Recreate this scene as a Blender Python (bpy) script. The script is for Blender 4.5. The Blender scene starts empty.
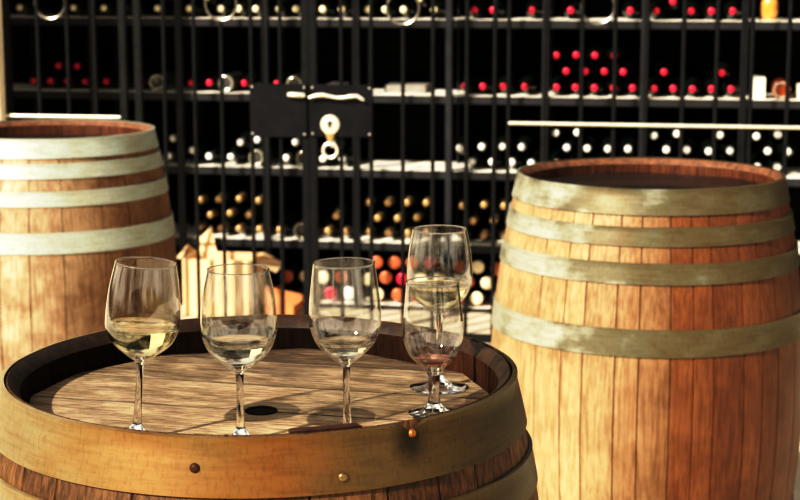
import bpy, bmesh, math, random
from mathutils import Vector, Matrix
random.seed(7)
PI = math.pi
C = bpy.context.scene.collection

# ------------------------------------------------------------------ camera
F_PX, PITCH, H = 1698.4, 0.16837, 1.405
cam_d = bpy.data.cameras.new('camera')
cam = bpy.data.objects.new('camera', cam_d); C.objects.link(cam)
cam.location = (0, 0, H); cam.rotation_euler = (PI/2 - PITCH, 0, 0)
cam_d.sensor_width = 36; cam_d.lens = F_PX/800*36
cam_d.clip_start = .05; cam_d.clip_end = 100
cam_d.dof.use_dof = True; cam_d.dof.focus_distance = 1.78
cam_d.dof.aperture_fstop = 13
bpy.context.scene.camera = cam
cp, sp = math.cos(PITCH), math.sin(PITCH)

def ray(px, py):
    a = (px-400)/F_PX; b = (250-py)/F_PX
    return Vector((a, cp+b*sp, -sp+b*cp))

class Frame:
    """an upright plane through (0, d) turned by th about z; u runs along it, w goes away from the viewer"""
    def __init__(s, d, th):
        s.o = Vector((0, d, 0)); s.th = th
        s.u = Vector((math.cos(th), -math.sin(th), 0)); s.w = Vector((math.sin(th), math.cos(th), 0))
    def P(s, u, w, z): 
        v = s.o + s.u*u + s.w*w; v.z = z; return v
    def hit(s, px, py, w=0):
        r = ray(px, py); o = Vector((0, 0, H))
        t = ((s.o + s.w*w - o).dot(s.w))/r.dot(s.w)
        p = o + r*t
        return (p - s.o).dot(s.u), p.z

# ------------------------------------------------------------------ materials
def new_mat(name):
    m = bpy.data.materials.new(name); m.use_nodes = True
    nt = m.node_tree; b = nt.nodes['Principled BSDF']
    return m, nt, b
def N(nt, t, **kw):
    n = nt.nodes.new(t)
    for k, v in kw.items():
        if k.startswith('i_'): n.inputs[k[2:].replace('_', ' ')].default_value = v
        else: setattr(n, k, v)
    return n
def L(nt, a, b): nt.links.new(a, b)
def rgb(c): return (c[0], c[1], c[2], 1)
def ramp(nt, stops):
    r = N(nt, 'ShaderNodeValToRGB'); e = r.color_ramp.elements
    while len(e) < len(stops): e.new(.5)
    for k, (p, c) in enumerate(stops):
        e[k].position = p; e[k].color = rgb(c) if len(c) == 3 else c
    return r
def mixc(nt, mode, fac, a, b):
    m = N(nt, 'ShaderNodeMix', data_type='RGBA', blend_type=mode)
    for idx, v in ((0, fac), (6, a), (7, b)):
        if hasattr(v, 'links'): L(nt, v, m.inputs[idx])
        elif idx == 0: m.inputs[0].default_value = v
        else: m.inputs[idx].default_value = rgb(v)
    return m.outputs[2]
def math_(nt, op, a, b=None):
    m = N(nt, 'ShaderNodeMath', operation=op)
    for i, v in enumerate((a, b)):
        if v is None: continue
        if hasattr(v, 'links'): L(nt, v, m.inputs[i])
        else: m.inputs[i].default_value = v
    return m.outputs[0]
def noise(nt, vec, scale, detail=4, rough=.6):
    n = N(nt, 'ShaderNodeTexNoise'); n.inputs['Scale'].default_value = scale
    n.inputs['Detail'].default_value = detail; n.inputs['Roughness'].default_value = rough
    L(nt, vec, n.inputs['Vector']); return n.outputs['Fac']
def mapped(nt, vec, scale):
    m = N(nt, 'ShaderNodeMapping'); m.inputs['Scale'].default_value = scale
    L(nt, vec, m.inputs['Vector']); return m.outputs['Vector']
def bump(nt, b, h, strength=.3, dist=.002):
    n = N(nt, 'ShaderNodeBump'); n.inputs['Strength'].default_value = strength; n.inputs['Distance'].default_value = dist
    L(nt, h, n.inputs['Height']); L(nt, n.outputs['Normal'], b.inputs['Normal'])

def plain(name, col, rough=.5, metal=0, spec=.5, var=.0, vscale=20, bumpy=0):
    m, nt, b = new_mat(name)
    b.inputs['Base Color'].default_value = rgb(col); b.inputs['Roughness'].default_value = rough
    b.inputs['Metallic'].default_value = metal; b.inputs['Specular IOR Level'].default_value = spec
    tc = N(nt, 'ShaderNodeTexCoord')
    n = noise(nt, tc.outputs['Object'], vscale, 5)
    dark = tuple(c*(1-var) for c in col); lite = tuple(min(1, c*(1+var)) for c in col)
    r = ramp(nt, [(.3, dark), (.7, lite)]); L(nt, n, r.inputs['Fac']); L(nt, r.outputs['Color'], b.inputs['Base Color'])
    if bumpy: bump(nt, b, n, bumpy, .003)
    return m

def stave_mat(name, pale, deep, streak, dirt=.5, rough=.6, bstr=.4, warm=None, spec=.4):
    """oak staves: each stave its own tone from the 'stave' attribute, long vertical grain, stains and dark seams"""
    m, nt, b = new_mat(name)
    tc = N(nt, 'ShaderNodeTexCoord'); ob = tc.outputs['Object']
    at = N(nt, 'ShaderNodeAttribute', attribute_name='stave'); sid = at.outputs['Fac']
    # vector with per-stave offset
    comb = N(nt, 'ShaderNodeCombineXYZ'); L(nt, math_(nt, 'MULTIPLY', sid, 37.0), comb.inputs[2])
    add = N(nt, 'ShaderNodeVectorMath', operation='ADD'); L(nt, ob, add.inputs[0]); L(nt, comb.outputs[0], add.inputs[1])
    v = add.outputs[0]
    fine = noise(nt, mapped(nt, v, (190, 190, 11)), 1, 7, .7)
    mid = noise(nt, mapped(nt, v, (40, 40, 5)), 1, 6, .65)
    big = noise(nt, mapped(nt, ob, (6, 6, 7)), 1, 7, .7)
    r = ramp(nt, [(0, deep), (.45, tuple((p+d)/2 for p, d in zip(pale, deep))), (1, pale)])
    t = math_(nt, 'ADD', math_(nt, 'MULTIPLY', sid, .55), math_(nt, 'MULTIPLY', mid, .5))
    L(nt, t, r.inputs['Fac'])
    c = r.outputs['Color']
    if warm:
        # sun and shade sides painted in along x: lit side paler, far side darker
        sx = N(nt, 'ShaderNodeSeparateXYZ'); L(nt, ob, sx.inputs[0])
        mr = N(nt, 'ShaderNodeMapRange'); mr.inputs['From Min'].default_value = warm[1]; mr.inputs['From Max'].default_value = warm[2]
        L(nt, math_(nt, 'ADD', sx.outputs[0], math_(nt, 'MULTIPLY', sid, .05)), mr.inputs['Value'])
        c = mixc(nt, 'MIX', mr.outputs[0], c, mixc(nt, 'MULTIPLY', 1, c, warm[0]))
    fr = ramp(nt, [(.41, streak), (.57, (1, 1, 1))]); L(nt, fine, fr.inputs['Fac'])
    c = mixc(nt, 'MULTIPLY', .7, c, fr.outputs['Color'])
    br = ramp(nt, [(.38, (.42, .28, .18)), (.58, (1, 1, 1))]); L(nt, big, br.inputs['Fac'])
    c = mixc(nt, 'MULTIPLY', dirt, c, br.outputs['Color'])
    b.inputs['Specular IOR Level'].default_value = spec
    seam = N(nt, 'ShaderNodeAttribute', attribute_name='seam')
    c = mixc(nt, 'MIX', seam.outputs['Fac'], c, (.03, .015, .008))
    L(nt, c, b.inputs['Base Color']); b.inputs['Roughness'].default_value = rough
    bump(nt, b, fine, bstr, .002)
    return m

def head_mat(name, pale, deep, plank_dir, rough=.7, wet=False):
    m, nt, b = new_mat(name)
    tc = N(nt, 'ShaderNodeTexCoord')
    mp = N(nt, 'ShaderNodeMapping'); mp.inputs['Rotation'].default_value = (0, 0, -plank_dir); L(nt, tc.outputs['Object'], mp.inputs['Vector'])
    v = mp.outputs['Vector']
    at = N(nt, 'ShaderNodeAttribute', attribute_name='stave'); sid = at.outputs['Fac']
    comb = N(nt, 'ShaderNodeCombineXYZ'); L(nt, math_(nt, 'MULTIPLY', sid, 31.0), comb.inputs[0])
    add = N(nt, 'ShaderNodeVectorMath', operation='ADD'); L(nt, v, add.inputs[0]); L(nt, comb.outputs[0], add.inputs[1]); v = add.outputs[0]
    fine = noise(nt, mapped(nt, v, (22, 330, 1)), 1, 8, .75)
    mid = noise(nt, mapped(nt, v, (9, 60, 1)), 1, 8, .75)
    blotch = noise(nt, mapped(nt, v, (14, 22, 1)), 1, 8, .7)
    r = ramp(nt, [(.42, deep), (.52, tuple((p*.55+d*.45) for p, d in zip(pale, deep))), (.62, pale)])
    L(nt, math_(nt, 'ADD', math_(nt, 'MULTIPLY', mid, .75), math_(nt, 'MULTIPLY', sid, .28)), r.inputs['Fac'])
    fr = ramp(nt, [(.42, (.20, .14, .10)), (.56, (1, 1, 1))]); L(nt, fine, fr.inputs['Fac'])
    c = mixc(nt, 'MULTIPLY', .85, r.outputs['Color'], fr.outputs['Color'])
    br = ramp(nt, [(.42, (.38, .29, .21)), (.58, (1.0, 1, 1))]); L(nt, blotch, br.inputs['Fac'])
    c = mixc(nt, 'MULTIPLY', .6, c, br.outputs['Color'])
    seam = N(nt, 'ShaderNodeAttribute', attribute_name='seam')
    c = mixc(nt, 'MIX', seam.outputs['Fac'], c, (.02, .012, .007))
    L(nt, c, b.inputs['Base Color']); b.inputs['Roughness'].default_value = rough
    if wet: b.inputs['Coat Weight'].default_value = .25; b.inputs['Coat Roughness'].default_value = .08
    bump(nt, b, fine, .5, .002)
    return m

def hoop_mat(name, base, warm, cool, metal=.5, rough=.42, x0=-.1, x1=.25, bands=None):
    m, nt, b = new_mat(name)
    tc = N(nt, 'ShaderNodeTexCoord'); ob = tc.outputs['Object']
    a = noise(nt, mapped(nt, ob, (9, 9, 14)), 1, 5, .6)
    s = noise(nt, mapped(nt, ob, (260, 260, 60)), 1, 7, .75)
    sc = noise(nt, mapped(nt, ob, (18, 18, 190)), 1, 4, .6)
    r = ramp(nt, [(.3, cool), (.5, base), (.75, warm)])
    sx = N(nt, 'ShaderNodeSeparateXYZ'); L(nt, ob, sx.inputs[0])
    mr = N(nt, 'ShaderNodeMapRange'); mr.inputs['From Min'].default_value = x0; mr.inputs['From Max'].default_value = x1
    mr.inputs['To Min'].default_value = -.18; mr.inputs['To Max'].default_value = .2  # paints the sunward side of the hoop paler, the far side darker
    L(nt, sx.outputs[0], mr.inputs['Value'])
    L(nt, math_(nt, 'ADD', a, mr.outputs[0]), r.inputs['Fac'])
    if bands:  # tones along x put reflections into the front hoop colour
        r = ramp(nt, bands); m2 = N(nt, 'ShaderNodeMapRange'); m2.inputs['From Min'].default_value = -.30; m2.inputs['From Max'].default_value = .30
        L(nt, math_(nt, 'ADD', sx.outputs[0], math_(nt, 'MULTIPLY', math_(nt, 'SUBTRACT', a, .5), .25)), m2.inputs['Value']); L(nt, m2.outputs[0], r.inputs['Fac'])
    sr = ramp(nt, [(.36, (.5, .42, .34)), (.5, (1, 1, 1))]); L(nt, s, sr.inputs['Fac'])
    c = mixc(nt, 'MULTIPLY', .38, r.outputs['Color'], sr.outputs['Color'])
    s2 = ramp(nt, [(.35, (.7, .62, .5)), (.55, (1, 1, 1))]); L(nt, sc, s2.inputs['Fac'])
    c = mixc(nt, 'MULTIPLY', .5, c, s2.outputs['Color'])
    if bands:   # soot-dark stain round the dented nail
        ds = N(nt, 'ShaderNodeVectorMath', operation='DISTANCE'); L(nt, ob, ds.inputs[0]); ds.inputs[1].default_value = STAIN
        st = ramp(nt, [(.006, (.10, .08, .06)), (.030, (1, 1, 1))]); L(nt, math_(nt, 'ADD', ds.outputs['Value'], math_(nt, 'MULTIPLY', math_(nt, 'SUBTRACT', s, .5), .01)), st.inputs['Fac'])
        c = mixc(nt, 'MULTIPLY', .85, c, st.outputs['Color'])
    L(nt, c, b.inputs['Base Color']); b.inputs['Metallic'].default_value = metal
    rr = N(nt, 'ShaderNodeMapRange'); rr.inputs['To Min'].default_value = rough-.12; rr.inputs['To Max'].default_value = rough+.15
    L(nt, a, rr.inputs['Value']); L(nt, rr.outputs[0], b.inputs['Roughness'])
    bump(nt, b, s, .12, .001)
    return m

def glass_mat(name, col=(1, 1, 1), ior=1.5, rough=0):
    m, nt, b = new_mat(name)
    b.inputs['Base Color'].default_value = rgb(col); b.inputs['Transmission Weight'].default_value = 1
    b.inputs['IOR'].default_value = ior; b.inputs['Roughness'].default_value = rough
    return m

FX, FY = -.158, 1.8836
def ang_front(px, py, bx, by, r=.29):
    """angle round the barrel of the near-side point seen at px"""
    rr = ray(px, py); dx, dy = rr.x, rr.y
    A = dx*dx+dy*dy; B = -2*(dx*bx+dy*by); D = bx*bx+by*by-r*r
    s = (-B-math.sqrt(max(0, B*B-4*A*D)))/(2*A)
    return math.atan2(dy*s-by, dx*s-bx)
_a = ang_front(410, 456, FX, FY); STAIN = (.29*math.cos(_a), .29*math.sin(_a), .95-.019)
def thin_glass(name):
    m, nt, b = new_mat(name); nt.nodes.remove(b)
    out = nt.nodes['Material Output']
    lw = N(nt, 'ShaderNodeLayerWeight'); lw.inputs['Blend'].default_value = .5
    f = math_(nt, 'ADD', math_(nt, 'MULTIPLY', math_(nt, 'POWER', lw.outputs['Facing'], 3.0), .95), .075)
    tr = N(nt, 'ShaderNodeBsdfTransparent')
    tint = ramp(nt, [(.55, (.98, .98, .975)), (.86, (.80, .79, .75)), (1, (.35, .32, .27))]); L(nt, lw.outputs['Facing'], tint.inputs['Fac'])
    L(nt, tint.outputs['Color'], tr.inputs['Color']); g = N(nt, 'ShaderNodeBsdfGlossy'); g.inputs['Roughness'].default_value = .03
    g.inputs['Color'].default_value = (1, 1, 1, 1)
    mx = N(nt, 'ShaderNodeMixShader'); L(nt, f, mx.inputs[0]); L(nt, tr.outputs[0], mx.inputs[1]); L(nt, g.outputs[0], mx.inputs[2])
    L(nt, mx.outputs[0], out.inputs['Surface']); return m

M = dict(
 glass_thin=thin_glass('thin blown glass'),
 oak_front=stave_mat('weathered dark oak', (.26, .13, .05), (.09, .042, .018), (.08, .05, .03), .85, .5, 1.0),
 oak_right=stave_mat('varnished oak', (.56, .42, .25), (.35, .23, .125), (.50, .40, .32), .45, .42, .3, ((.44, .24, .16), -.12, .05)),
 oak_left=stave_mat('sun bleached oak', (.62, .51, .36), (.40, .30, .19), (.50, .42, .35), .7, .55, .35, ((.48, .33, .24), .0, .24)),
 inner_front=stave_mat('wine stained inner oak', (.022, .012, .007), (.010, .006, .004), (.4, .3, .2), .6, .8, .5, ((5, 3.8, 3.2), .10, .27), .08),  # browner right side stands in for sun on that stretch of wall
 inner_back=stave_mat('red brown inner oak', (.20, .075, .035), (.08, .03, .015), (.4, .3, .2), .6, .6, .5),
 rim_front=plain('dark rim oak', (.035, .017, .009), .5, 0, .4, .6, 60, .4),
 rim_back=plain('worn rim oak', (.17, .08, .045), .6, 0, .4, .5, 60, .4),
 head_front=head_mat('grey brown head planks', (.52, .40, .26), (.15, .10, .06), -.24),
 head_dark=head_mat('wine black head planks', (.018, .010, .007), (.008, .004, .003), .1, .35, True),
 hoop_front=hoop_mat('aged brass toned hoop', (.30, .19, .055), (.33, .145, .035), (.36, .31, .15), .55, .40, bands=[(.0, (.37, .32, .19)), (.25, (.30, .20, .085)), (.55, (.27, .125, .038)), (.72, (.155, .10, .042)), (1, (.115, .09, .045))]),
 hoop_back=hoop_mat('galvanised hoop', (.175, .162, .105), (.14, .11, .06), (.44, .46, .39), .4, .42, -.27, .02),
 hoop_left=hoop_mat('pale galvanised hoop', (.47, .53, .48), (.42, .43, .35), (.50, .56, .52), .3, .45, -.2, .35),
 rivet=plain('dull hoop rivet', (.30, .22, .10), .35, .8, .5, .3, 200),
 rivet_dark=plain('dark rusted rivet', (.07, .03, .015), .6, .4, .3, .4, 200),
 rust=plain('rusty nail', (.40, .17, .05), .5, .6, .5, .3, 100),
 glass=glass_mat('clear wine glass', (1, 1, 1), 1.48),
 white_wine=glass_mat('white wine', (1.0, .91, .60), 1.34),
 pale_wine=glass_mat('pale wine', (1.0, .97, .85), 1.34),
 red_wine=glass_mat('blush wine dregs', (.95, .50, .40), 1.34),
 iron=plain('black painted iron', (.016, .016, .017), .45, .3, .4, .3, 30),
 plate=plain('black lock plate', (.014, .014, .017), .4, .2, .4, .3, 20),
 bright=plain('worn bright steel', (.78, .74, .62), .35, .35, .5, .15, 60),
 brass=plain('worn brass', (.85, .62, .35), .3, .7, .5, .2, 60),
 rack=plain('charcoal painted timber', (.030, .030, .034), .5, 0, .4, .3, 12),
 rackback=plain('black rack back', (.004, .004, .004), .9, 0, .1, .2, 12),
 shelf_top=plain('pale worn shelf top', (.93, .88, .78), .7, 0, .3, .12, 15),
 bottle=plain('black green bottle glass', (.006, .010, .007), .12, 0, .6, .2, 30),
 bottle_heap=plain('dark heap bottle glass', (.010, .008, .006), .15, 0, .6, .2, 30),
 bottle_amber=plain('amber brown bottle', (.30, .07, .02), .15, 0, .6, .3, 30),
 bottle_clear=plain('smoky bottle glass', (.10, .10, .09), .12, .3, .9, .4, 30),
 amber=plain('amber bottle glass', (.75, .36, .09), .15, .1, .9, .3, 30),
 cap_red=plain('red foil capsule', (.66, .03, .085), .35, .25, .5, .2, 90),
 cap_cream=plain('cream foil capsule', (.95, .80, .55), .4, .1, .5, .15, 90),
 cap_gold=plain('gold foil capsule', (.50, .34, .17), .35, .35, .5, .3, 90),
 cap_white=plain('white foil capsule', (.90, .90, .86), .4, .1, .5, .1, 90),
 cap_orange=plain('orange foil capsule', (.50, .15, .07), .4, .1, .5, .25, 90),
 card=plain('pale cardboard', (.86, .62, .38), .8, 0, .2, .1, 8, .1),
 card_in=plain('orange brown cardboard', (.55, .25, .12), .8, 0, .2, .15, 8),  # own colour of the second, orange-brown box
 paper=plain('white carton', (.92, .88, .76), .6, 0, .3, .05, 20),
 pages=plain('grey paper edges', (.30, .28, .25), .8, 0, .2, .3, 80),
 plaster=plain('cream plaster', (.86, .76, .60), .85, 0, .2, .06, 6, .15),
 stone=plain('pale paving', (.62, .54, .42), .8, 0, .3, .18, 5, .3),
 dwall=plain('dark cellar wall', (.006, .006, .006), .9, 0, .1, .3, 5),
)

# ------------------------------------------------------------------ mesh helpers
def link(name, bm, m, parent=None, smooth=False, loc=None, rot=None):
    bmesh.ops.recalc_face_normals(bm, faces=bm.faces)
    me = bpy.data.meshes.new(name); bm.to_mesh(me); bm.free()
    for k in (m if isinstance(m, (list, tuple)) else [m]): me.materials.append(M[k])
    if smooth:
        for p in me.polygons: p.use_smooth = True
        if hasattr(me, 'set_sharp_from_angle'): me.set_sharp_from_angle(angle=math.radians(smooth if smooth is not True else 40))
    o = bpy.data.objects.new(name, me); C.objects.link(o)
    if parent: o.parent = parent
    if loc is not None: o.location = loc
    if rot is not None: o.rotation_euler = rot
    return o
def thing(name, label, cat, loc=(0, 0, 0), rot=(0, 0, 0), group=None, kind=None):
    o = bpy.data.objects.new(name, None); C.objects.link(o); o.location = loc; o.rotation_euler = rot
    return tag(o, label, cat, group, kind)
def tag(o, label=None, cat=None, group=None, kind=None):
    if label: o['label'] = label
    if cat: o['category'] = cat
    if group: o['group'] = group
    if kind: o['kind'] = kind
    return o
def box(bm, x0, x1, y0, y1, z0, z1, bev=0, mi=0):
    r = bmesh.ops.create_cube(bm, size=1)
    for v in r['verts']:
        v.co = Vector(((x0+x1)/2 + v.co.x*(x1-x0), (y0+y1)/2 + v.co.y*(y1-y0), (z0+z1)/2 + v.co.z*(z1-z0)))
    fs = set(f for v in r['verts'] for f in v.link_faces)
    for f in fs: f.material_index = mi
    if bev:
        bmesh.ops.bevel(bm, geom=list(set(e for v in r['verts'] for e in v.link_edges)), offset=bev, segments=2, affect='EDGES')
def lathe(bm, prof, n=32, closed=False, axis='z', mi=0):
    rings = []
    for r, z in prof:
        if r < 1e-6: rings.append([bm.verts.new((0, 0, z))])
        else: rings.append([bm.verts.new((r*math.cos(2*PI*k/n), r*math.sin(2*PI*k/n), z)) for k in range(n)])
    pairs = list(zip(rings, rings[1:])) + ([(rings[-1], rings[0])] if closed else [])
    for a, b in pairs:
        for k in range(n):
            q = [a[k % len(a)], a[(k+1) % len(a)], b[(k+1) % len(b)], b[k % len(b)]]
            q2 = []
            for v in q:
                if v not in q2: q2.append(v)
            if len(q2) > 2:
                f = bm.faces.new(q2); f.material_index = mi
def tube(bm, pts, r, n=10, closed=False):
    pts = [Vector(p) for p in pts]; rings = []
    up = Vector((0, 0, 1))
    for i, p in enumerate(pts):
        a = pts[i-1] if (i or closed) else p
        b = pts[(i+1) % len(pts)] if (i < len(pts)-1 or closed) else p
        t = (b-a).normalized()
        s = t.cross(up) if abs(t.dot(up)) < .95 else t.cross(Vector((0, 1, 0)))
        s.normalize(); q = s.cross(t).normalized()
        if rings and s.dot(prev) < 0: s = -s; q = -q
        prev = s
        rr = r[i] if isinstance(r, (list, tuple)) else r
        rings.append([bm.verts.new(p + s*rr*math.cos(2*PI*k/n) + q*rr*math.sin(2*PI*k/n)) for k in range(n)])
    pr = list(zip(rings, rings[1:])) + ([(rings[-1], rings[0])] if closed else [])
    for a, b in pr:
        for k in range(n): bm.faces.new((a[k], a[(k+1) % n], b[(k+1) % n], b[k]))
    if not closed: bm.faces.new(rings[0]); bm.faces.new(rings[-1])
def spline(pts, sub=6):
    """Catmull-Rom through (a, b) pairs"""
    out = []
    P = [pts[0]] + list(pts) + [pts[-1]]
    for i in range(1, len(P)-2):
        p0, p1, p2, p3 = P[i-1:i+3]
        for s in range(sub):
            t = s/sub
            out.append(tuple(.5*(2*p1[k] + (p2[k]-p0[k])*t + (2*p0[k]-5*p1[k]+4*p2[k]-p3[k])*t*t + (3*p1[k]-p0[k]-3*p2[k]+p3[k])*t**3) for k in range(2)))
    out.append(tuple(pts[-1])); return out

# ------------------------------------------------------------------ barrels
BH = .95
def rad(z, rt=.285, rb=.345):
    t = (z-BH/2)/(BH/2)
    return rb - (rb-rt)*t*t
def stave_cuts(n, seed):
    rnd = random.Random(seed); w = [rnd.uniform(.75, 1.3) for _ in range(n)]; s = sum(w); a = 0; cuts = []
    for k in w: cuts.append(a/s*2*PI); a += k
    cuts.append(2*PI); return cuts, [rnd.random() for _ in range(n)]
def shell(bm, prof_fn, cuts, ids, seg, seam_w=.0035, groove=.0022):
    """vertical staves with a narrow groove between neighbours; prof_fn = list of (radius, z)"""
    ls = bm.faces.layers.float.new('stave'); lm = bm.faces.layers.float.new('seam')
    cols = []
    for i in range(len(cuts)-1):
        a0, a1 = cuts[i], cuts[i+1]; da = seam_w/2/.3
        ang = [a0-da*.35, a0+da*.35] + [a0+da + (a1-a0-2*da)*k/seg for k in range(seg+1)]
        for j, a in enumerate(ang):
            cols.append((a, j < 2, ids[i], 1.0 if j < 2 else 0.0, j))
    V = []
    for a, g, *_ in cols:
        V.append([bm.verts.new(((r-(groove if g else 0))*math.cos(a), (r-(groove if g else 0))*math.sin(a), z)) for r, z in prof_fn])
    n = len(cols)
    for c in range(n):
        A, B = V[c], V[(c+1) % n]
        j = cols[c][4]
        for k in range(len(prof_fn)-1):
            f = bm.faces.new((A[k], B[k], B[k+1], A[k+1]))
            f[ls] = cols[c][2]; f[lm] = 1.0 if j == 0 else 0
def hoop_bm(z0, z1, th=.003, n=160, lift=.0008, dent=None, wav=.0, R=rad, seed=1):
    bm = bmesh.new(); rnd = random.Random(seed)
    ph = [rnd.uniform(0, 6.28) for _ in range(4)]
    rings = []
    zs = [z1 + (z0-z1)*k/6 for k in range(7)]
    outer = [(R(z)+lift+th, z) for z in zs]; inner = [(R(z)+lift, z) for z in reversed(zs)]
    # rounded lips
    outer[0] = (outer[0][0]-th*.4, outer[0][1]); outer.insert(1, (outer[1][0]-.0*th, z1-.0012))
    prof = outer + inner; m = len(prof); V = []
    for k in range(n):
        a = 2*PI*k/n; w = wav*(math.sin(3*a+ph[0])+.6*math.sin(7*a+ph[1])+.35*math.sin(17*a+ph[2]))
        ring = []
        for i, (r, z) in enumerate(prof):
            top = (z-z0)/(z1-z0)
            dz = w*(top if i < 9 else top); dr = 0
            if dent:
                for (da, dw, dd, dp) in dent:
                    d = (a-da+PI) % (2*PI) - PI
                    g = math.exp(-(d/dw)**2)
                    dz -= dd*g*top**3; dr -= dp*g*math.exp(-((1-top)/.35)**2)
            ring.append(bm.verts.new(((r+dr)*math.cos(a), (r+dr)*math.sin(a), z+dz)))
        V.append(ring)
    for k in range(n):
        A, B = V[k], V[(k+1) % n]
        for i in range(m): bm.faces.new((A[i], B[i], B[(i+1) % m], A[(i+1) % m]))
    return bm
def rivet(hoop, a, z, mat='rivet', r=.005, name='rivet', out=.0045, R=rad):
    bm = bmesh.new(); lathe(bm, [(r, 0), (r, .0012), (r*.8, .0028), (r*.4, .0036), (0, .0038)], 16)
    rr = R(z) + out - .001
    o = link(name, bm, mat, hoop, True, (rr*math.cos(a), rr*math.sin(a), z), (0, PI/2, a)); return o
def barrel(label, x, y, wood, inner, head, hoopm, hoops, seed, nst=24, rot=0, head_drop=.04, tilt=(0, 0), bung=None, plank=-.24, dents=None, chips=None, wav=.0004, rim='rim_back'):
    t = thing('wine_barrel', label, 'barrel', (x, y, 0), (tilt[0], tilt[1], 0), 'oak wine barrels')
    cuts, ids = stave_cuts(nst, seed); cuts = [c+rot for c in cuts]
    bm = bmesh.new()
    prof = [(.05, .004)] + [(rad(z), z) for z in [.0+BH*k/40 for k in range(41)]]
    prof[-1] = (rad(BH)-.002, BH)
    shell(bm, prof, cuts, ids, 5)
    st = link('staves', bm, wood, t, 30)
    # rim lip and inner wall
    hz = BH-head_drop
    bm = bmesh.new()
    nr = 240; rnd = random.Random(seed+3); rings = []
    pr = [(rad(BH)-.002, BH-.004), (rad(BH)-.0018, BH-.0006), (rad(BH)-.003, BH), (rad(BH)-.0075, BH-.003), (rad(BH)-.0145, BH-.011), (rad(BH)-.0165, BH-.014)]
    lathe(bm, pr, 120)
    if chips:
        for v in bm.verts:
            a = math.atan2(v.co.y, v.co.x) % (2*PI)
            for (ca, cw, cd) in chips:
                d = (a-ca+PI) % (2*PI) - PI
                if abs(d) < cw: v.co.z -= cd*(1-(abs(d)/cw)**4)
    link('rim', bm, rim, t, 30)
    bm = bmesh.new()
    shell(bm, [(rad(BH)-.0165, BH-.013), (rad(BH)-.016, BH-.02), (rad(BH)-.0155, hz-.012)], cuts, ids, 3, groove=-.001)
    link('inner_wall', bm, inner, t, 30)
    # head of straight planks: subdivided disc sliced along plank seams
    bm = bmesh.new(); R0 = rad(BH)-.0165
    dirv = Vector((math.cos(plank), math.sin(plank), 0)); nrm = Vector((-math.sin(plank), math.cos(plank), 0))
    rnd = random.Random(seed+9); ls = bm.faces.layers.float.new('stave'); lm = bm.faces.layers.float.new('seam')
    edges = [-R0]; 
    while edges[-1] < R0-.05: edges.append(edges[-1]+rnd.uniform(.085, .12))
    edges[-1] = R0
    for i in range(len(edges)-1):
        a, b_ = edges[i]+.0007, edges[i+1]-.0007; s = rnd.random(); nseg = 40
        def pt(v, q, z):
            h = math.sqrt(max(0, R0*R0-v*v))
            p = dirv*(h*q) + nrm*v; p.z = z; return p
        low = [[bm.verts.new(pt(v, -1+2*k/nseg, z)) for k in range(nseg+1)] for v, z in ((a, hz-.01), (a, hz-.0012), (a+.0015, hz), (b_-.0015, hz), (b_, hz-.0012), (b_, hz-.01))]
        for r_, (A, B) in enumerate(zip(low, low[1:])):
            for k in range(nseg):
                try: f = bm.faces.new((A[k], A[k+1], B[k+1], B[k]))
                except ValueError: continue
                f[ls] = s; f[lm] = 0 if r_ == 2 else .8
    h = link('head', bm, head, t, 20)
    bm = bmesh.new(); lathe(bm, [(0, hz-.02), (R0, hz-.02), (R0, hz-.009), (0, hz-.009)], 64); link('head_backing', bm, 'rackback', h)
    if bung:
        bm = bmesh.new(); lathe(bm, [(0, .0003), (bung[2]*.72, .0003), (bung[2]*.8, .0012), (bung[2], .0014), (bung[2]*1.02, -.001)], 40)
        link('bung_hole', bm, 'bunghole', t, 30, (bung[0]-x, bung[1]-y, hz))
    for i, (d0, d1) in enumerate(hoops):
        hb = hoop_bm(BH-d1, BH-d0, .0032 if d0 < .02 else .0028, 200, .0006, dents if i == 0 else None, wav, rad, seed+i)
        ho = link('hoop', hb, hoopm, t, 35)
        for a, dz in (barrel.rivets.get((seed, i), [])):
            rivet(ho, a, BH-(d0+d1)/2+dz, 'rivet' if dz < -.005 else 'rivet_dark')
    return t
barrel.rivets = {}
M['bunghole'] = plain('black bung hole', (.006, .004, .003), .8, 0, .1, .2)

# front barrel ----------------------------------------------------
FX, FY = -.158, 1.8836
def ang_front(px, py, bx, by, r=.29):
    """angle round the barrel of the near-side point seen at px"""
    rr = ray(px, py); dx, dy = rr.x, rr.y
    A = dx*dx+dy*dy; B = -2*(dx*bx+dy*by); D = bx*bx+by*by-r*r
    s = (-B-math.sqrt(max(0, B*B-4*A*D)))/(2*A)
    return math.atan2(dy*s-by, dx*s-bx)
full = [(0, .058), (.084, .124), (.19, .235), (.62, .665), (.80, .84), (.895, .95)]
barrel.rivets[(11, 0)] = [(ang_front(196, 455, FX, FY), -.001), (ang_front(340, 482, FX, FY), -.014)]
da = ang_front(413, 447, FX, FY)
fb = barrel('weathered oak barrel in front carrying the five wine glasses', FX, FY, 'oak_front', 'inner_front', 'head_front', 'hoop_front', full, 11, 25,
       bung=(-.155, 1.839, .018), plank=-.245, dents=[(da, .035, .010, .004)], wav=.0005, rim='rim_front')
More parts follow.
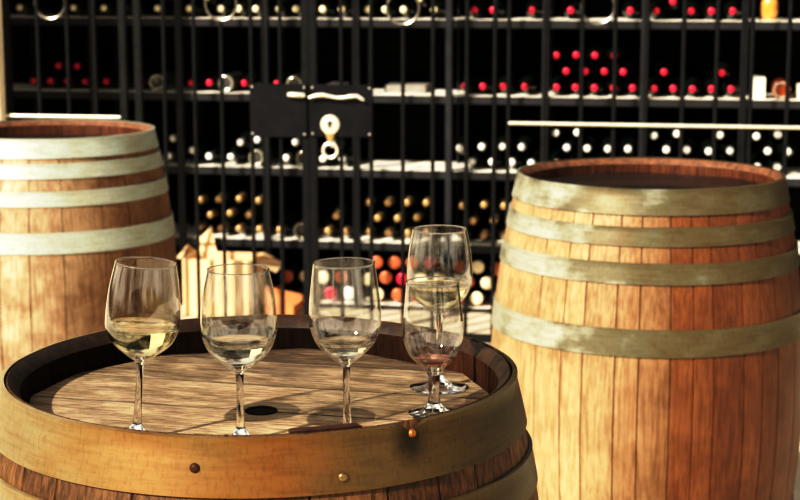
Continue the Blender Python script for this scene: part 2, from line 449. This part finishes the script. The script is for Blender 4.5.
# rusty nail in the dent, and the reddish broken lip beside it
hp = [o for o in fb.children if o.name.startswith('hoop')][0]
bm = bmesh.new(); lathe(bm, [(.0045, -.004), (.0045, .002), (.003, .004), (0, .0045)], 14)
link('nail', bm, 'rust', hp, True, ((rad(BH)+.0025)*math.cos(da), (rad(BH)+.0025)*math.sin(da), BH-.0125), (0, PI/2-.3, da))
a0, a1 = ang_front(291, 435, FX, FY), ang_front(366, 437, FX, FY)
bm = bmesh.new()
n = 16; V = []
for k in range(n+1):
    a = a0+(a1-a0)*k/n; e = .0022 if 0 < k < n else .001
    V.append([bm.verts.new((r*math.cos(a), r*math.sin(a), BH+z)) for r, z in ((.2815, -.004), (.2815, e), (.268, e*.8), (.268, -.004))])
for A, B in zip(V, V[1:]):
    for i in range(4): bm.faces.new((A[i], B[i], B[(i+1) % 4], A[(i+1) % 4]))
bm.faces.new(V[0]); bm.faces.new(V[-1])
M['redlip'] = plain('red stained splinter', (.05, .017, .009), .5, 0, .4, .5, 80, .3)
link('stained_lip', bm, 'redlip', fb, 30)
# right and left barrels -------------------------------------------
RX, RY = .546, 3.685
barrel('glossy orange oak barrel on the right with greenish hoops', RX, RY, 'oak_right', 'inner_back', 'head_dark', 'hoop_back',
       [(-.002, .051), (.074, .113), (.146, .189), (.279, .335), (.71, .76), (.80, .845), (.895, .95)], 5, 35, rot=.2, plank=.05, head_drop=.032)
LX, LY = -.965, 4.65
barrel('pale sun-bleached oak barrel at the left edge with light grey hoops', LX, LY, 'oak_left', 'inner_back', 'head_dark', 'hoop_left',
       [(-.003, .047), (.06, .099), (.131, .170), (.236, .291), (.64, .69), (.78, .82), (.895, .95)], 8, 24, rot=.1, plank=.4)

# ------------------------------------------------------------------ wine glasses
HZ = BH-.04
def wine_glass(label, x, y, hgt, zmax, zbot, rmax, rrim, rfoot, rstem, wine=None, level=0, tilt=(0, 0), stemtop=None, turn=0):
    t = thing('wine_glass', label, 'wine glass', (x, y, HZ+.0006+rfoot*math.sin(abs(tilt[1]))), (tilt[0], tilt[1], turn), 'wine glasses on the barrel head')
    th = .0008
    bowl = spline([(rstem*1.05, zbot-.004), (rmax*.42, zbot+(zmax-zbot)*.10), (rmax*.80, zbot+(zmax-zbot)*.42), (rmax*.975, zbot+(zmax-zbot)*.78), (rmax, zmax),
                   (rmax*.985, zmax+(hgt-zmax)*.30), (rmax*.93, zmax+(hgt-zmax)*.62), (rrim, hgt)], 7)
    inner = [(max(r-th, .0), z) for r, z in bowl if z > zbot+.006]
    rbase = inner[0]
    foot = [(0, 0), (rfoot*.97, 0), (rfoot, .0009), (rfoot*.97, .0018), (rfoot*.55, .0042), (rfoot*.28, .008), (rstem*1.15, .016)]
    stem = spline([(rstem*1.15, .016), (rstem*.86, zbot*.45), (rstem*.84, zbot*.75), (rstem*1.05, zbot-.004)], 5)[1:]
    if zbot < .06:   # short stem with a swelling
        stem = spline([(rstem*1.15, .012), (rstem*.9, zbot*.45), (rstem*1.0, zbot*.7), (rstem*1.25, zbot-.004)], 5)[1:]
        foot[-1] = (rstem*1.15, .012); foot[-2] = (rfoot*.34, .0075)
        bowl[0] = (rstem*1.25, zbot-.004)
    top = (rrim-th/2, hgt+.0004)
    bm = bmesh.new(); lathe(bm, bowl[3:] + [top] + list(reversed(inner)) + [(rbase[0]*.55, rbase[1]-.0012), (0, rbase[1]-.002)], 72)
    g = link('bowl', bm, 'glass_thin', t, 60)
    bm = bmesh.new(); tube(bm, [((rrim-th/2)*math.cos(a), (rrim-th/2)*math.sin(a), hgt+.0004) for a in [2*PI*q/64 for q in range(64)]], .0007, 8, True)
    link('rim', bm, 'glass', g, 60)
    bm = bmesh.new(); lathe(bm, foot + [(0, foot[-1][1]+.0002)], 72); link('foot', bm, 'glass', t, 60)
    sp_ = [(0, foot[-1][1]-.0004), (rstem*1.13, foot[-1][1]-.0003)] + stem + bowl[1:4] + [(bowl[3][0]*.72, rbase[1]-.0022), (0, rbase[1]-.0040)]
    bm = bmesh.new(); lathe(bm, sp_, 48); link('stem', bm, 'glass', t, 60)
    if wine:
        pi = [(0, rbase[1]-.0028), (rbase[0]*.55, rbase[1]-.0020)] + [(r+.00025, z) for r, z in inner if z < level]
        rl = pi[-1][0]
        for (ra, za), (rb_, zb) in zip(inner, inner[1:]):
            if za <= level <= zb: rl = ra+(rb_-ra)*(level-za)/(zb-za)+.00025
        pi += [(rl, level), (rl-.0012, level-.0007), (0, level-.0008)]
        bm = bmesh.new(); lathe(bm, pi, 72); link('wine', bm, wine, g, 60)
    return t
G = [
 ('tall wine glass farthest left, tilted slightly, a third full of golden white wine', -.276, 1.719, .1865, .125, .086, .0385, .0315, .034, .0042, 'white_wine', .121, (0, math.radians(4.6))),
 ('tall wine glass beside the bung hole, second from the left, with pale wine', -.166, 1.712, .183, .124, .079, .0395, .0318, .034, .0043, 'pale_wine', .107, (0, 0)),
 ('tall wine glass third from the left with a little pale wine in the bottom', -.055, 1.719, .188, .130, .085, .0375, .0319, .034, .0043, 'pale_wine', .105, (0, math.radians(-.8))),
 ('short thick-stemmed tasting glass with pink dregs, in front of the rear glass', .038, 1.827, .148, .091, .049, .0335, .0290, .0290, .0062, 'red_wine', .062, (0, math.radians(-1))),
 ('tall wine glass farthest back on the right, white wine behind the short glass', .046, 1.943, .188, .132, .092, .0385, .0318, .0347, .0043, 'white_wine', .122, (0, 0)),
]
for g in G: wine_glass(*g)

# ------------------------------------------------------------------ wine rack
TH = math.radians(9.6)
RK = Frame(6.8, TH)
SH = [1.179, .878, .576, .278, .02]          # shelf top heights, top shelf first
DEPTH = .36
rk = thing('wine_rack', 'long charcoal timber wine rack full of bottles behind the iron gate', 'wine rack', RK.o, (0, 0, -TH))
U0, U1 = RK.hit(-60, 100)[0], RK.hit(880, 100)[0]
POSTS = [8, 93, 179, 265, 356, 449, 545.5, 644, 744, 850]
pu = [RK.hit(p, 60)[0] for p in POSTS]
for z in SH + [1.48, 1.78]:
    bm = bmesh.new(); box(bm, U0, U1, -.0, DEPTH, z-.034, z-.002, .002); s = link('shelf_board', bm, 'rack', rk)
    bm = bmesh.new(); box(bm, U0+.002, U1-.002, .004, DEPTH-.002, z-.0025, z); link('shelf_liner', bm, 'shelf_top', s)
for i, u in enumerate(pu):
    w = .013
    bm = bmesh.new(); box(bm, u-w, u+w, -.012, .02, 0, 1.9, .002); p = link('post', bm, 'rack', rk)
    bm = bmesh.new()
    for z0, z1 in zip([.02, .278, .576, .878, 1.179, 1.48], [.244, .542, .844, 1.145, 1.446, 1.746]): box(bm, u-.003, u+.003, DEPTH-.09, DEPTH-.01, z0, z1)
    link('partition', bm, 'rack', p)
bm = bmesh.new(); box(bm, U0, U1, DEPTH, DEPTH+.02, 0, 1.9); link('back_panel', bm, 'rackback', rk)

# bottles ------------------------------------------------------------
BR = .0362
def bottle_meshes():
    body = [(0, .006), (.02, .003), (.030, .0), (.0355, .003), (BR, .010), (BR, .180), (.0355, .196), (.029, .214), (.020, .228), (.0155, .240), (.0145, .262), (.0143, .298), (0, .298)]
    bm = bmesh.new(); lathe(bm, body, 20)
    bmesh.ops.rotate(bm, verts=bm.verts, cent=(0, 0, 0), matrix=Matrix.Rotation(PI/2, 3, 'X'))   # neck towards -Y
    bmesh.ops.translate(bm, verts=bm.verts, vec=(0, .302, 0))
    return bm
M['glintglass'] = plain('painted base rim glint', (.55, .52, .42), .15, .2, .8, .2, 30)
BOT = {}
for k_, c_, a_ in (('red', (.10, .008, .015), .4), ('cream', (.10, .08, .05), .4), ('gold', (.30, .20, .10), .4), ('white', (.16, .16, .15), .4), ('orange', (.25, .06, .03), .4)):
    M['cap_'+k_+'_dim'] = plain('shaded %s foil' % k_, c_, a_, .3, .5, .4, 60)  # darker sleeve copy of each foil: shade behind the lit end, as colour
def bottle_proto(cap, body='bottle'):
    key = (cap, body)
    if key in BOT: return BOT[key]
    b = link('wine_bottle', bottle_meshes(), body, None, 40)
    k = None
    if cap:
        bm = bmesh.new(); l0 = .212 if cap == 'cap_gold' else .245  # gold foil stretched back to stand in for sunlit neck highlights
        lathe(bm, [(.0147, l0), (.0152 if l0 > .24 else .0215, l0+.001), (.0156, .246), (.0152, .2960), (.0142, .2990), (.0110, .3010), (.0085, .3025), (0, .3030)], 18)
        bmesh.ops.rotate(bm, verts=bm.verts, cent=(0, 0, 0), matrix=Matrix.Rotation(PI/2, 3, 'X'))
        bmesh.ops.translate(bm, verts=bm.verts, vec=(0, .302, 0))
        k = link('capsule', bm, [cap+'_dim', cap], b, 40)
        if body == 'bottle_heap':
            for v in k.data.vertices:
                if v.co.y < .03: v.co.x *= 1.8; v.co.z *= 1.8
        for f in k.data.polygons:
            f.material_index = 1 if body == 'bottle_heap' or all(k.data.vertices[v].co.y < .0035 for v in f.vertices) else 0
    if not cap:
        bm = bmesh.new(); tube(bm, [(.028*math.cos(a), .3025, .028*math.sin(a)) for a in [2*PI*q/28 for q in range(28)]], .0035, 8, True)
        k = link('base_glint', bm, 'glintglass', b, 40)  # pale ring paints in the sun caught on the base edge
    BOT[key] = (b, k); BOT[key][0]['used'] = 0
    return BOT[key]
def put_bottle(cap, body, u, z, w=.0, yaw=0, pitch=0, label='', group='', flip=False):
    b, k = bottle_proto(cap, body)
    if b['used'] == 0: b['used'] = 1; o = b
    else:
        o = b.copy(); C.objects.link(o)
        if k: k2 = k.copy(); C.objects.link(k2); k2.parent = o
    p = RK.P(u, w, z); rz = -TH+yaw
    if flip: p = RK.P(u, w+.302, z); rz += PI
    o.location = p; o.rotation_euler = (pitch, 0, rz)
    if 'used' in o and o is not b: del o['used']
    return tag(o, label, 'bottle', group)
ORD = ['first', 'second', 'third', 'fourth', 'fifth', 'sixth', 'seventh', 'eighth', 'ninth', 'tenth', 'eleventh', 'twelfth', 'thirteenth', 'fourteenth', 'fifteenth',
       'sixteenth', 'seventeenth', 'eighteenth', 'nineteenth', 'twentieth', 'twenty-first', 'twenty-second', 'twenty-third', 'twenty-fourth', 'twenty-fifth', 'twenty-sixth',
       'twenty-seventh', 'twenty-eighth', 'twenty-ninth', 'thirtieth']
CN = {'cap_red': 'red-capped', 'cap_cream': 'cream-capped', 'cap_gold': 'gold-foiled', 'cap_white': 'white-capped', 'cap_orange': 'orange-capped', None: 'bare-necked'}
SN = ['top', 'second', 'third', 'fourth', 'lowest']
RN = ['bottom row', 'second layer', 'third layer', 'fourth layer', 'fifth layer']
bands = [12, 86, 160, 233, 308]
def fit_row(us):
    """push neighbours apart until none of a row touch and none sit in a partition"""
    us = sorted(us)
    for _ in range(200):
        moved = False
        for i in range(len(us)-1):
            d = us[i+1]-us[i]
            if d < .0742: e = (.0744-d)/2; us[i] -= e; us[i+1] += e; moved = True
        for i in range(len(us)):
            for q in pu:
                if abs(us[i]-q) < .0405: us[i] = q+(.0408 if us[i] > q else -.0408); moved = True
        if not moved: break
    return us
ALL = []
def fill_shelf(si, rows, group, dz=0):
    """rows: lists of (px, capsule) bottom layer first; upper layers settle on what lies below"""
    placed = []
    for ri, row in enumerate(rows):
        row = sorted(row); y = bands[si]-15.5*ri
        us = [RK.hit(p, y)[0] for p, _ in row]
        us = fit_row(us)
        if ri:      # settle: a bottle of an upper layer moves into the nearest hollow
            prev = [u for u, z, r in placed if r == ri-1]
            new = []
            for u in us:
                mids = [(a+b)/2 for a, b in zip(prev, prev[1:]) if b-a < .125 and not any(a < q < b for q in pu)]
                # a hollow beside a partition wall counts too
                m = min(mids, key=lambda v: abs(v-u)) if mids else u
                new.append(m if abs(m-u) < .04 else u)
            us = fit_row(new)
        for u, (p, cap) in zip(us, row):
            if ri == 0: z = SH[si]+BR+.0006
            else:
                z = SH[si]+BR+.0006
                for (pu_, pz, r) in placed:
                    d = abs(pu_-u)
                    if d < 2*BR+.001: z = max(z, pz+math.sqrt(max(0, (2*BR+.001)**2-d*d)))
            if any(math.hypot(u-a, z-b_) < 2*BR+.0003 for a, b_, r in placed) or any(abs(u-q) < .0395 for q in pu): continue
            placed.append((u, z, ri))
            ALL.append([si, ri, u, z, cap, group])
        placed.sort()
SKIPS = {}
r_, c_, g_, w_, o_ = 'cap_red', 'cap_cream', 'cap_gold', 'cap_white', 'cap_orange'
B_ = 'BASE'
def row(c, *xs): return [(x, c) for x in xs]
# top shelf
fill_shelf(0, [row(c_, 18, 71, 102, 120, 155.5, 188, 219.5, 237.5, 254.5, 277, 293, 322, 340, 367, 384, 402, 433)+row(r_, 474, 492, 531, 570, 630, 654, 691, 711.5, 733),
               row(c_, 82, 167, 205, 285, 300, 318, 333, 379, 395, 418)+row(r_, 673)], 'bottles on the top rack shelf')
fill_shelf(1, [row(B_, 155, 218, 293)+row(r_, 32, 48, 65, 84, 104, 120, 134, 185, 205, 232, 272, 464, 482, 502, 524, 556, 575, 596, 615, 629, 655, 671, 690, 711, 731),
               row(r_, 56.5, 74, 565, 585.5, 606, 624, 660, 721), row(r_, 555, 574, 595, 619)], 'bottles on the second rack shelf')
fill_shelf(2, [row(B_, 255, 302)+row(w_, 168, 207, 229, 285, 322, 341, 471, 491, 511, 531, 556, 576, 597, 618, 656, 676, 697, 720, 758, 778),
               row(w_, 187, 238, 260, 294, 331, 459, 480, 501, 521, 565, 585, 606, 628, 664, 685, 706, 731, 767, 788), row(w_, 178, 555, 576, 654, 673, 722, 757, 778)], 'bottles on the third rack shelf')
fill_shelf(3, [row(B_, 300)+row(g_, 196, 220, 237, 258, 278, 326, 344, 366, 387, 407, 424, 461, 483, 503, 524), row(g_, 210, 229, 248, 334, 374, 396, 415, 473, 492, 513),
               row(g_, 199, 217, 238, 257, 367, 386, 408, 424, 461, 481, 502)], 'bottles on the fourth rack shelf')
rnd = random.Random(4); rowf = []
for ri in range(4):
    xs = [(x+(10 if ri % 2 else 0)) for x in range(276, 520, 20)]
    rowf.append([(x, rnd.choice([r_, o_, c_, o_, c_, o_, r_, w_])) for x in xs if not ri > 2 and not (x < 360 and ri > 1)])
fill_shelf(4, rowf, 'bottles heaped on the lowest rack shelf')
cnt = {}
ALL.sort(key=lambda a: (a[0], a[1], a[2]))
rnd = random.Random(21)
for si, ri, u, z, cap, grp in ALL:
    k = cnt[(si, ri)] = cnt.get((si, ri), -1)+1
    body = 'bottle_heap' if si == 4 else 'bottle'
    lab = cap != 'BASE' and '%s dark bottle, %s from left in the %s of %s rack shelf' % (CN[cap], ORD[k], RN[ri], SN[si])
    if cap == 'BASE':
        o = put_bottle(None, 'bottle_clear', u, z, .02, 0, 0, 'smoky bottle lying base outward on the %s rack shelf, %s of its row' % (SN[si], ORD[k]), grp, True); continue
    put_bottle(cap, body, u, z, .015+rnd.uniform(-.006, .02), rnd.uniform(-.003, .003), 0, lab, grp)
for (cap, body), (b, k) in BOT.items():
    if 'used' in b: del b['used']

# ------------------------------------------------------------------ things on the rack besides bottles
def rbox(name, px, py, w, hgt, dep, si, wd, mat, label, cat, group=None, rz=0):
    u = RK.hit(px, py)[0]
    bm = bmesh.new(); box(bm, -w/2, w/2, 0, dep, 0, hgt, .002)
    return tag(link(name, bm, mat, None, 30, RK.P(u, wd, SH[si]+.0005), (0, 0, -TH+rz)), label, cat, group)
rbox('carton', 758, 90, .058, .082, .12, 1, .03, 'paper', 'white carton on the second rack shelf at the far right', 'box')
for px, w, lab in ((400, .17, 'long low stack of grey papers on the empty middle of the second rack shelf'), (328, .07, 'short low stack of grey papers on the second rack shelf behind the lock plate')):
    rbox('paper_stack', px, 88, w, .030, .14, 1, .12, 'pages', lab, 'papers')
o = put_bottle(None, 'bottle_amber', RK.hit(782, 86)[0], SH[1]+BR+.0006, .02, 0, 0, 'amber bottle lying base outward right of the white carton', 'bottles on the second rack shelf', True)
u = RK.hit(770, 10)[0]
jt = thing('glass_lantern', 'amber glass lantern standing at the right end of the top rack shelf', 'lantern', RK.P(u, .08, SH[0]+.0005), (0, 0, -TH))
bm = bmesh.new(); lathe(bm, [(0, 0), (.036, 0), (.038, .004), (.033, .010), (0, .010)], 28); link('lantern_base', bm, 'brass', jt, 40)
bm = bmesh.new(); lathe(bm, [(0, .0105), (.028, .011), (.034, .03), (.034, .07), (.022, .095), (.014, .10), (0, .10)], 28); link('amber_globe', bm, 'amber', jt, 40)
bm = bmesh.new(); lathe(bm, [(0, .1005), (.018, .1005), (.022, .11), (.012, .125), (0, .128)], 28); link('lantern_cap', bm, 'brass', jt, 40)
for (cap, body), (b, k) in BOT.items():
    if 'used' in b: del b['used']
u = RK.hit(797, 86)[0]
rbox('carton', 812, 86, .10, .055, .12, 1, .03, 'paper', 'low white carton lying right of the amber bottle', 'box')
# ------------------------------------------------------------------ iron gate and railings
FN = Frame(6.1, TH)
def fence(name, label, xs, wide, x0, x1, rail_z=None, ztop=2.1, rail_x=None):
    t = thing(name, label, 'gate' if 'gate' in name else 'fence', FN.o, (0, 0, -TH))
    for x in xs:
        u = FN.hit(x, 50)[0]; w = .0074
        bm = bmesh.new()
        if x in wide: w = .0135; box(bm, u-w, u+w, -.012, .012, .02, ztop, .002)
        else:
            zb = .05
            tp = RING.get(x, ztop-.02)
            tube(bm, [(u, 0, zb), (u, 0, tp)], w, 10)
        link('bar' if x not in wide else 'stile', bm, 'iron', t, 40)
    ua, ub = FN.hit(x0, 50)[0], FN.hit(x1, 50)[0]
    for z in (.05, ztop-.03):
        bm = bmesh.new(); box(bm, ua, ub, -.010, .010, z-.015, z+.015, .002); link('frame_rail', bm, 'iron', t, 30)
    if rail_z:
        ua, ub = [FN.hit(x, 120)[0] for x in rail_x]
        bm = bmesh.new(); tube(bm, [(ua, -.014, rail_z), (ub, -.014, rail_z)], .0065, 10); link('handrail', bm, 'bright', t, 40)
    return t
RING = {}
def ring(t, px, py, r=.058):
    u, z = FN.hit(px, py); pts = [(u+r*math.cos(a), 0, z+r*math.sin(a)) for a in [2*PI*k/36 for k in range(36)]]
    bm = bmesh.new(); tube(bm, pts, .005, 8, True); link('ring', bm, 'bright2', t, 40); return z-r
M['bright2'] = plain('polished iron ring', (.30, .28, .24), .3, .8, .5, .2, 60)
for px, py in ((221, 4), (403, 8)): RING[px] = FN.hit(px, py)[1]-.058
lp = fence('fence_panel', 'black iron railing behind the left barrel with a bright handrail', [38, 67.5, 94.5, 123], [123], -40, 125, FN.hit(60, 116)[1], rail_x=(-40, 122))
gl = fence('gate_leaf', 'left leaf of the black iron gate with square lock plate', [138, 163.7, 194, 221, 251, 280, 305.5], [138, 305.5], 136, 307)
gr = fence('gate_leaf', 'right leaf of the black iron gate carrying the lock disc', [313, 341, 371, 403, 433, 467, 495], [313], 311, 497)
rp = fence('fence_panel', 'black iron railing behind the right barrel with a bright handrail', [509, 545.5, 582, 615, 647, 683.5, 717, 752, 789, 826], [], 507, 850, FN.hit(655, 125)[1], rail_x=(509, 850))
ring(lp, 50, 3); ring(gl, 221, 4); ring(gr, 403, 8); ring(rp, 598, 7)
def plate(t, x0, x1, y0, y1, th=.004):
    u0, z0 = FN.hit(x0, y0); u1, z1 = FN.hit(x1, y1)
    bm = bmesh.new(); box(bm, u0, u1, -.020, -.014, z1, z0, .001); p = link('lock_plate', bm, 'plate', t, 30)
    for (a, b) in ((.04, .06), (.04, .94), (.96, .06), (.96, .94)):
        bm = bmesh.new(); lathe(bm, [(.004, 0), (.0035, .0015), (0, .0025)], 12)
        link('screw', bm, 'bright', p, 40, (u0+(u1-u0)*a, -.020, z0+(z1-z0)*b), (PI/2, 0, 0))
    return p
p1 = plate(gl, 251, 308, 83, 137); p2 = plate(gr, 311, 373, 84, 137)
# slide bolt and lever
u0, z = FN.hit(290, 94); u1 = FN.hit(307, 94)[0]
bm = bmesh.new(); tube(bm, [(u0, -.03, z), (u0+.01, -.034, z), (u1-.004, -.034, z-.002), (u1, -.034, z-.006)], [.007, .009, .009, .006], 12); link('bolt', bm, 'bright', p1, 40)
u0, u1 = FN.hit(311, 97)[0], FN.hit(366, 97)[0]
bm = bmesh.new(); tube(bm, [(u0+(u1-u0)*k/8, -.040, z-.004+q) for k, q in enumerate([-.006, .002, .005, .001, -.004, -.004, .001, .003, -.012])], [.005, .007, .0075, .006, .0055, .006, .0075, .007, .005], 12)
M['brass2'] = M['bright']
link('lever_handle', bm, 'brass2', p2, 40)
M['brass2'] = M['bright']
# lock disc with a drop handle
u, z = FN.hit(331.5, 124)
bm = bmesh.new(); lathe(bm, [(0, 0), (.034, 0), (.036, .003), (.033, .008), (.02, .011), (0, .012)], 32)
d = link('lock_disc', bm, 'bright', p2, 40, (u, -.020, z), (PI/2, 0, 0))
bm = bmesh.new(); lathe(bm, [(0, 0), (.008, 0), (.008, .0015), (0, .0015)], 16); box(bm, -.004, .004, -.016, 0, 0, .0012)
link('keyhole', bm, 'bunghole', d, 30, (0, .006, .0125))
bm = bmesh.new(); tube(bm, [(0, -.030, .004), (0, -.05, .006), (0, -.068, .006)], [.020, .012, .006], 12); link('drop_stem', bm, 'brass', d, 40)
bm = bmesh.new(); tube(bm, [(.026*math.cos(a), -.094+.026*math.sin(a), .006) for a in [2*PI*k/24 for k in range(24)]], .006, 8, True); link('drop_ring', bm, 'bright', d, 40)

# ------------------------------------------------------------------ open cardboard boxes between gate and rack
BX = Frame(6.55, TH)
def carton():
    u0, u1 = BX.hit(183, 300)[0], BX.hit(253, 300)[0]
    zt = BX.hit(220, 260)[1]; w = u1-u0; dp = .2
    t = thing('cardboard_box', 'open pale cardboard box with raised flaps on the floor before the rack', 'box', BX.P(u0, 0, 0), (0, 0, -TH))
    bm = bmesh.new()
    box(bm, 0, w, 0, .005, .002, zt); box(bm, 0, w, dp-.005, dp, .002, zt); box(bm, 0, .005, .005, dp-.005, .002, zt); box(bm, w-.005, w, .005, dp-.005, .002, zt); box(bm, .005, w-.005, .005, dp-.005, .002, .008)
    link('carton_body', bm, 'card', t)
    def flap(pts, m='card'):
        bm = bmesh.new(); vs = [bm.verts.new(p) for p in pts]; f = bm.faces.new(vs)
        r = bmesh.ops.extrude_face_region(bm, geom=[f]); bmesh.ops.translate(bm, verts=[v for v in r['geom'] if isinstance(v, bmesh.types.BMVert)], vec=(0, .004, 0))
        link('flap', bm, m, t)
    flap([(-.002, 0, zt), (-.002, dp, zt), (-.03, dp*.9, zt+.03), (-.03, .01, zt+.0)])
    flap([(0, dp, zt), (w*.30, dp, zt), (w*.20, dp+.03, zt+.10), (w*.04, dp+.02, zt+.05)])
    flap([(w, .006, zt), (w, dp, zt), (w+.09, dp*.8, zt-.035), (w+.09, .02, zt-.05)])
carton()
u0, u1 = BX.hit(264, 290)[0], BX.hit(304, 290)[0]; z0 = BX.hit(290, 300)[1]
t = thing('cardboard_box', 'orange-brown open cardboard box leaning right of the pale one', 'box', BX.P(u0, .02, 0), (0, 0, -TH))
bm = bmesh.new(); w = u1-u0
box(bm, 0, w*.7, 0, .005, .002, z0-.03); box(bm, 0, w*.7, .17, .175, .002, z0-.03); box(bm, 0, .005, .005, .17, .002, z0-.03); box(bm, w*.7-.005, w*.7, .005, .17, .002, z0-.03)
link('carton_body', bm, 'card_in', t)
bm = bmesh.new(); vs = [bm.verts.new(p) for p in ((0, 0, z0-.03), (0, .0, z0+.05), (w, -.03, z0+.025), (w*1.0, -.03, z0+.010), (w*.7, 0, z0-.03))]; f = bm.faces.new(vs)
r = bmesh.ops.extrude_face_region(bm, geom=[f]); bmesh.ops.translate(bm, verts=[v for v in r['geom'] if isinstance(v, bmesh.types.BMVert)], vec=(0, .004, 0))
link('flap', bm, 'card_in', t)

# ------------------------------------------------------------------ setting
bm = bmesh.new(); box(bm, -8, 8, -4, 12, -.1, 0); tag(link('floor', bm, 'stone'), kind='structure')
bm = bmesh.new(); ua = FN.hit(-90, 50)[0]; ub = FN.hit(4, 50)[0]; box(bm, ua-1.2, ub, -.06, .0, 0, 2.6, .005)
tag(link('wall_left', bm, 'plaster', None, 30, FN.o, (0, 0, -TH)), kind='structure')
bm = bmesh.new(); box(bm, -5, 5, DEPTH+.06, DEPTH+.16, 0, 2.9)
tag(link('wall_back', bm, 'dwall', None, 30, RK.o, (0, 0, -TH)), kind='structure')

# ------------------------------------------------------------------ light
sun_d = bpy.data.lights.new('sun', 'SUN'); sun = bpy.data.objects.new('sun', sun_d); C.objects.link(sun)
sd = Vector((-.60, -.62, .62)); sun.rotation_euler = sd.to_track_quat('Z', 'Y').to_euler()
sun_d.energy = 7.2; sun_d.angle = math.radians(1.0); sun_d.color = (1, .92, .78)
wd = bpy.data.worlds.new('world'); bpy.context.scene.world = wd; wd.use_nodes = True
nt = wd.node_tree; bg = nt.nodes['Background']
tc = N(nt, 'ShaderNodeTexCoord'); sx = N(nt, 'ShaderNodeSeparateXYZ'); L(nt, tc.outputs['Generated'], sx.inputs[0])
cl = noise(nt, tc.outputs['Generated'], 2.2, 4, .55)
sky = ramp(nt, [(.0, (.05, .035, .02)), (.46, (.10, .075, .045)), (.52, (.75, .68, .54)), (.75, (.62, .58, .5)), (1, (.45, .43, .40))])
mr = N(nt, 'ShaderNodeMapRange'); mr.inputs['From Min'].default_value = -1; mr.inputs['From Max'].default_value = 1
L(nt, sx.outputs[2], mr.inputs['Value']); L(nt, mr.outputs[0], sky.inputs['Fac'])
cr = ramp(nt, [(.46, (.15, .15, .15)), (.56, (3.4, 3.4, 3.4))]); L(nt, cl, cr.inputs['Fac'])
L(nt, mixc(nt, 'MULTIPLY', 1, sky.outputs['Color'], cr.outputs['Color']), bg.inputs['Color']); bg.inputs['Strength'].default_value = .55
sc = bpy.context.scene
sc.view_settings.view_transform = 'Standard'; sc.view_settings.look = 'None'; sc.view_settings.exposure = 0; sc.view_settings.gamma = 1
sc.cycles.max_bounces = 16; sc.cycles.transmission_bounces = 16; sc.cycles.transparent_max_bounces = 16
sc.cycles.caustics_refractive = True; sc.cycles.blur_glossy = .5

vs = sc.view_settings
vs.use_curve_mapping = True
cm = vs.curve_mapping; cv = cm.curves[3]
cv.points.new(.10, .045); cv.points.new(.30, .25); cv.points.new(.65, .75)
cm.update()
